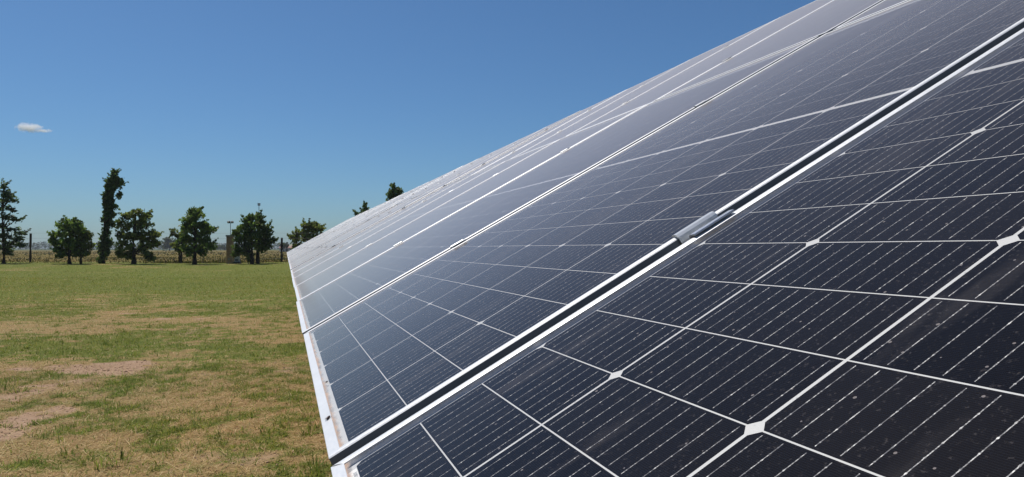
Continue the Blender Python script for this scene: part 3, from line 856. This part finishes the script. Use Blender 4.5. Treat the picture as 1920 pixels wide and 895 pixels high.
tree('poplar_tree', 'tall poplar whose leafy top peeks highest above the panels', 'tree', 76.0, 736, [(736, 465), (736, 420), (736, 380), (738, 350)],
     [(738, 351, 3, 4), (735, 359, 5, 5), (744, 358, 4, 3), (750, 360, 3, 1.5), (731, 369, 5, 5), (742, 368, 6, 5), (734, 380, 8, 7), (733, 398, 9, 10), (740, 398, 8, 9), (735, 418, 10, 11), (735, 438, 11, 12), (735, 458, 11, 12)], 0.17, POP, 90, 0.12, GRP, clump=0.14, asp=1.3, thin=0.72, spray=0.4)
tree('poplar_tree', 'poplar with only its ragged tip showing above the panels', 'tree', 80.0, 681, [(681, 465), (681, 420), (683, 392)],
     [(684, 388, 1.5, 2), (686, 394, 5, 4), (680, 399, 5, 5), (688, 399, 4, 3), (669, 404, 4, 3), (681, 410, 9, 8), (680, 428, 10, 11), (680, 448, 11, 11), (680, 466, 11, 9)], 0.16, POP, 80, 0.13, GRP, clump=0.14, asp=1.3, thin=0.72, spray=0.4)
# far trees in the fields
tree('distant_tree', 'hazy blue-green tree far across the field left of the loose thin tree', 'tree', 420.0, 318, [(318, 462), (318, 452)],
     [(318, 450, 6, 5), (312, 456, 5, 4), (325, 455, 5, 5), (318, 461, 9, 4), (309, 463, 5, 3)], 0.35, (0.045, 0.066, 0.022), 90, 0.7, 'distant trees', clump=1.5)
tree('distant_tree', 'small round tree far off behind the right fence post', 'tree', 300.0, 532, [(532, 464), (532, 458)],
     [(531, 459, 4.5, 3), (536, 460, 3, 2.5), (532, 463, 5, 2.5)], 0.25, (0.045, 0.066, 0.022), 80, 0.45, 'distant trees', clump=0.9)
tree('distant_tree', 'low hazy tree clump far across the field left of the brick pillar', 'tree', 520.0, 414, [(414, 465), (414, 462)],
     [(414, 463, 5, 2.5), (408, 465, 5, 2), (421, 465, 5, 2)], 0.3, (0.045, 0.066, 0.022), 80, 0.8, 'distant trees', clump=1.4)
# tree line on the horizon
cs, sz, tn = [], [], []
for dd, hmul in ((900, 1.0), (1250, 1.3)):
    for px in np.arange(-260, 1100, 3.2):
        hh = (3.0 + 5.5 * fbm(np.array([px * .02]), np.array([dd * .01]), 3)[0] + 2.0 * random.random()) * hmul
        c = np.array([(px - 960) / FPX * dd, dd + random.uniform(-12, 12), 0])
        m = 26
        q = rng.normal(size=(m, 3)) * np.array([2.2, 3, 0]); q[:, 2] = rng.random(m) ** 0.8 * hh
        cs.append(c + q); sz.append(rng.uniform(0.7, 1.4, m)); tn.append(np.array([0.030, 0.046, 0.018]) * rng.uniform(.7, 1.3, (m, 1)))
tl = obj('far_tree_line', leaves_mesh('far_tree_line', np.concatenate(cs), np.concatenate(sz), np.concatenate(tn)))
tag(tl, 'low hazy line of woods along the horizon', 'woods', kind='stuff')

# ------------------------------------------------------------------ fence
M_WOOD = mat_plain('weathered_post_wood', (0.060, 0.048, 0.038), (0.035, 0.028, 0.022), 0.9, 0, 0.1, 6.0, 0.4)
M_WIRE = mat_plain('fence_wire', (0.20, 0.20, 0.20), (0.12, 0.12, 0.12), 0.6, 0.5, 0.4, 5.0)
DF = 73.5 * KD
def GZ(px, d): return float(ground_z(np.array([(px - 960) / FPX * d]), np.array([d]))[0])
fence = empty('wire_fence', ((340 - 960) / FPX * DF, DF, GZ(340, DF)))
tag(fence, 'wire fence on tall dark wooden posts at the edge of the mown ground', 'fence')
fo = fence.location.copy()
def fpost(px, top):
    d = DF
    p = at(px, top, d) - fo
    b = MB(); b.tube([(p.x, 0, -0.4), (p.x + .01, 0, 0.6), (p.x, .01, p.z * .6), (p.x + 0.02, 0, p.z)], [0.095, 0.09, 0.085, 0.08], 10)
    b.build('post', M_WOOD, fence)
for px, top in ((-215, 440), (57, 438), (340, 442), (528, 446), (790, 445), (1050, 445)):
    fpost(px, top)
x0 = (-215 - 960) / FPX * DF - fo.x; x1 = (1050 - 960) / FPX * DF - fo.x
for h in (0.35, 0.75, 1.15, 1.55, 1.95, 2.35):
    b = MB(); n = 24
    b.tube([(x0 + (x1 - x0) * i / n, -0.10, h - 0.03 * math.sin(math.pi * ((i * 5 / n) % 1))) for i in range(n + 1)], 0.0045, 4)
    b.build('wire', M_WIRE, fence)

# short dead stumps / stalks under the fence
for px, py, lean, lab in ((311, 489, -0.25, 'short dead curved stalk in the grass, left of the loose thin tree'), (329, 489, -0.45, 'short leaning dead stalk in the grass beside the wooden fence post')):
    p = at(px, py, 71.5 * KD); p.z = GZ(px, 71.5 * KD)
    b = MB(); b.tube([(0, 0, -.05), (0.01, 0, .15), (lean * .35, 0, .32), (lean * .8, 0, .40)], [0.05, 0.04, 0.03, 0.015], 6)
    b.tube([(0.0, 0, .14), (0.09, 0.02, .22), (.13, 0, .3)], [0.03, 0.02, 0.01], 5)
    o = b.build('dead_stalk', M_BARK); o.location = p; tag(o, lab, 'stalk')

# ------------------------------------------------------------------ brick pillar with floodlight mast
M_BRICK = [mat_plain('brick_%d' % i, c, [q * .75 for q in c], 0.9, 0, 0.15, 14.0, 0.4) for i, c in enumerate(((0.48, 0.31, 0.20), (0.42, 0.27, 0.17), (0.54, 0.36, 0.24)))]
M_MORT = mat_plain('mortar', (0.24, 0.19, 0.14), (0.18, 0.14, 0.10), 0.95, 0, 0.1, 20.0)
M_CONC = mat_plain('concrete', (0.34, 0.32, 0.29), (0.26, 0.25, 0.22), 0.9, 0, 0.1, 8.0, 0.3)
M_DARK = mat_plain('dark_painted_steel', (0.055, 0.058, 0.062), (0.035, 0.037, 0.04), 0.5, 0.3, 0.5, 8.0)
M_LENS = mat_plain('lamp_lens', (0.45, 0.46, 0.46), (0.38, 0.39, 0.40), 0.15, 0, 0.6, 8.0)
dP = 70.0 * KD
pl = empty('brick_pillar', ((431.5 - 960) / FPX * dP, dP, GZ(431, dP)))
tag(pl, 'slender brown brick pillar standing by the fence left of a dark tree', 'pillar')
hP = at(432, 441, dP).z - GZ(431, dP); w = 0.205
MB().box(-w + .012, w - .012, -w + .012, w - .012, -0.15, hP - 0.12).build('core', M_MORT, pl)
bme = [MB().box(-0.099, 0.099, -0.055, 0.055, 0, 0.062).me('brick', m) for m in M_BRICK]
zc = 0.01; crs = 0
while zc + 0.07 < hP - 0.10:
    for side in range(4):
        for j in (-1, 1):
            o = obj('brick', bme[(crs * 3 + side * 5 + j * 2 + int(random.random() * 3)) % 3], pl)
            off_ = 0.061 if crs % 2 else -0.061
            a = j * 0.119
            cc = w - 0.055 + random.uniform(0, .004)
            ang = side * math.pi / 2
            lx, ly = a + (off_ * 0), -cc
            if abs(lx) > 0: lx *= (w - .099) / .119
            o.location = (lx * math.cos(ang) - ly * math.sin(ang), lx * math.sin(ang) + ly * math.cos(ang), zc + side * 0.0002)
            o.rotation_euler = (0, 0, ang); 
    zc += 0.072; crs += 1
MB().box(-w - .04, w + .04, -w - .04, w + .04, hP - 0.119, hP).build('cap', M_CONC, pl)
MB().box(-0.09, 0.09, -w - 0.05, -w - 0.001, 0.28, 0.44).build('switch_box', M_CONC, pl)

def lampmast(name, label, px, d, z0, ztop, r, heads):
    o = empty(name, ((px - 960) / FPX * d, d, z0)); tag(o, label, 'lamp mast')
    h = ztop - z0
    MB().tube([(0, 0, 0), (0, 0, h)], r, 8).build('pole', M_DARK, o)
    return o, h
zt = at(432, 419, dP).z
lm, h = lampmast('floodlight_mast', 'thin mast with twin floodlights on top of the brick pillar', 432, dP, hP + GZ(431, dP), zt, 0.020, 2)
MB().box(-0.17, 0.17, -0.02, 0.02, h, h + 0.03).build('crossbar', M_DARK, lm)
for s in (-1, 1):
    hd = empty('floodlight', (s * 0.13, -0.02, h + 0.09), lm)
    hd.rotation_euler = (math.radians(25), 0, math.radians(s * 25))
    MB().box(-0.10, 0.10, -0.05, 0.05, -0.07, 0.07).box(-0.085, 0.085, 0.05, 0.08, -0.05, 0.05).build('housing', M_DARK, hd)
    MB().box(-0.085, 0.085, -0.056, -0.051, -0.055, 0.055).build('lens', M_LENS, hd)
# tall lamp column rising out of the dark tree
dC = 70.5 * KD
lc = empty('lamp_column', ((484 - 960) / FPX * dC, dC, GZ(484, dC))); tag(lc, 'dark column with a thin top pole and small box head above the dark tree', 'lamp mast')
z1 = at(484, 398, dC).z - GZ(484, dC); z2 = at(484, 386, dC).z - GZ(484, dC)
MB().tube([(0, 0, -.2), (0, 0, 1.5), (0, 0, z1)], [0.11, 0.10, 0.09], 10).build('column', M_DARK, lc)
MB().box(-0.16, -0.091, -0.06, 0.06, z1 - 0.42, z1 + 0.05).build('junction_box', M_DARK, lc)
MB().tube([(0.05, 0, z1 - .35), (0.05, 0, z2)], 0.02, 8).build('top_pole', M_DARK, lc)
MB().box(-0.03, 0.13, -0.07, 0.07, z2, z2 + 0.16).box(-0.045, 0.145, -0.08, 0.08, z2 + 0.16, z2 + 0.19).build('head', M_STEEL, lc)
# small grey cabinet
dB = 69.0 * KD
M_CAB = mat_plain('grey_cabinet_paint', (0.34, 0.36, 0.37), (0.28, 0.30, 0.31), 0.5, 0, 0.4, 5.0)
cb = empty('utility_cabinet', ((445 - 960) / FPX * dB, dB, GZ(445, dB))); tag(cb, 'small grey utility cabinet on a dark base between pillar and dark tree', 'cabinet')
MB().box(-0.24, 0.24, -0.2, 0.2, -0.1, 0.16).build('plinth', M_DARK, cb)
MB().hexa([(-.17, -.15, .16), (.17, -.15, .16), (.17, .15, .16), (-.17, .15, .16), (-.14, -.12, .66), (.14, -.12, .66), (.14, .12, .66), (-.14, .12, .66)]).build('body', M_CAB, cb)
MB().box(-0.11, 0.11, -0.162, -0.152, 0.22, 0.34).build('vent', M_DARK, cb)
MB().hexa([(-.17, -.15, .661), (.17, -.15, .661), (.17, .15, .661), (-.17, .15, .661), (-.05, -.04, .76), (.05, -.04, .76), (.05, .04, .76), (-.05, .04, .76)]).build('lid', M_CAB, cb)

# far farm shed behind the end of the array
M_ROOFR = mat_plain('faded_red_roof', (0.30, 0.15, 0.12), (0.24, 0.12, 0.10), 0.7, 0, 0.3, 1.0)
M_WHT = mat_plain('shed_wall', (0.55, 0.53, 0.50), (0.48, 0.46, 0.43), 0.8, 0, 0.2, 1.0)
dS = 330.0
sh = empty('farm_shed', ((541 - 960) / FPX * dS, dS, 0)); tag(sh, 'far farm shed with faded red roof and pale walls behind the fence', 'building')
MB().box(-3.2, 3.2, -2.5, 2.5, -0.2, 1.7).build('wall', M_WHT, sh)
MB().add([(-3.5, -2.9, 1.66), (3.5, -2.9, 1.66), (3.5, 2.9, 1.66), (-3.5, 2.9, 1.66), (-3.5, 0, 2.7), (3.5, 0, 2.7)], [(0, 1, 5, 4), (2, 3, 4, 5), (0, 4, 3), (1, 2, 5), (3, 2, 1, 0)]).build('roof', M_ROOFR, sh)
MB().box(-0.5, 0.5, -2.56, -2.502, -0.1, 1.45).build('door', M_DARK, sh)
for q in (-2, 2):
    MB().box(q - .4, q + .4, -2.55, -2.502, 0.7, 1.3).build('window', M_DARK, sh)

# ------------------------------------------------------------------ insects on the panels
M_BUG = mat_plain('insect_brown', (0.060, 0.028, 0.018), (0.03, 0.015, 0.01), 0.5, 0, 0.4, 400.0)
def bug(name, label, x, y, z, s, ang):
    b = MB()
    b.lathe((0, 0, 0), [(0.0004, -.0022), (.0012, -.0012), (.0014, .0002), (.0010, .0016), (.0006, .0022)], 8)
    vs = [(v[2] * 1.6, v[0], v[1] + 0.0013) for v in b.v]
    w = MB(); w.add(vs, b.f)
    for q in (-1, 1):
        w.add([(0.001, q * .0004, .0027), (-.002, q * .0022, .0024), (-.0046, q * .0016, .0021), (-.003, q * .0003, .0026)], [(0, 1, 2, 3)])
        for j in (-1, 0, 1):
            w.tube([(j * .0011, q * .0008, .0012), (j * .0018, q * .0022, .0016), (j * .0022, q * .003, 0.0002)], .00016, 4)
    o = w.build(name, M_BUG)
    m = TB.to_4x4() @ Matrix.Rotation(ang, 4, 'Z') @ Matrix.Scale(s, 4); m.translation = tp(x, y, z); o.matrix_world = m
    tag(o, label, 'insect')
bug('fly', 'small brown fly on the silt edge of the lower panel frame', 0.0100, 0.19, 0.0, 1.15, 0.9)
bug('beetle', 'tiny dark beetle by the white cell margin of a lower panel', 0.0205, 0.42, GT, 0.8, 2.0)

# ------------------------------------------------------------------ cloud
def mat_cloud():
    m, nt, out = new_mat('cloud_vapour'); T = NT(nt)
    tc = T.n('ShaderNodeTexCoord')
    nz = T.noise(tc.outputs['Object'], 0.06, 6.0, 0.65)
    sp = T.n('ShaderNodeSeparateXYZ'); nt.links.new(tc.outputs['Object'], sp.inputs[0])
    def blob(x0, z0, a, b, c):
        q = [T.math('POWER', T.math('DIVIDE', T.math('ABSOLUTE', T.math('SUBTRACT', sp.outputs[i], o_)), r_), 2.0) for i, o_, r_ in ((0, x0, a), (1, 0.0, b), (2, z0, c))]
        return T.math('SQRT', T.math('ADD', q[0], T.math('ADD', q[1], q[2])))
    dist = T.math('MINIMUM', blob(-18, 1.5, 42, 26, 16), blob(28, -8.5, 38, 14, 6))
    val = T.math('ADD', T.math('SUBTRACT', 1.0, dist), T.math('MULTIPLY', T.math('SUBTRACT', nz.outputs[0], 0.5), 2.6))
    pv = T.n('ShaderNodeVolumePrincipled')
    pv.inputs['Color'].default_value = rgb(1, 1, 1)
    pv.inputs['Anisotropy'].default_value = 0.0
    T.set(pv.inputs['Density'], T.maprange(val, 0.05, 0.95, 0.0, 0.13))
    nt.links.new(pv.outputs[0], out.inputs['Volume'])
    return m
dC = 2400.0
cl_c = at(62, 240, dC)
verts, faces = [], []
nu, nv = 40, 20
def cloud_r(t, w):
    h = 24 * max(0.0, 1 - abs((t + 18) / 50) ** 2.5) ** 0.5 if t < 31 else 0
    tail = 13 * max(0, 1 - abs((t - 30) / 48) ** 2) ** 0.5
    return max(h, tail, 0.3)
for i in range(nu + 1):
    t = -68 + 145 * i / nu
    r = cloud_r(t, 0)
    cz = -max(0, t - 0) * 0.22 - 1
    for j in range(nv):
        w = 2 * math.pi * j / nv
        rr = r * (1 + 0.25 * math.sin(3 * w + t * 0.3) * random.random())
        zz = math.sin(w) * rr * (1.0 if math.sin(w) > 0 else 0.62)
        verts.append((t, math.cos(w) * rr * 1.5, cz + zz))
for i in range(nu):
    for j in range(nv):
        faces.append((i * nv + j, i * nv + (j + 1) % nv, (i + 1) * nv + (j + 1) % nv, (i + 1) * nv + j))
faces.append(tuple(reversed(range(nv)))); faces.append(tuple(nu * nv + j for j in range(nv)))
cloud = obj('cloud', mesh('cloud', verts, faces, mat_cloud()))
cloud.location = cl_c
tag(cloud, 'single small white wisp of cloud alone in the blue sky', 'cloud')

# ------------------------------------------------------------------ haze
m, nt, out = new_mat('haze_air'); T = NT(nt)
pv = T.n('ShaderNodeVolumePrincipled'); pv.inputs['Color'].default_value = rgb(0.80, 0.88, 1.0)
pv.inputs['Density'].default_value = 0.0002
nt.links.new(pv.outputs[0], out.inputs['Volume'])
hz = MB().box(-3600, 3600, -80, 4100, -1.6, 13.0).build('haze', m)
tag(hz, 'thin pale haze over the far fields', 'haze', kind='stuff')
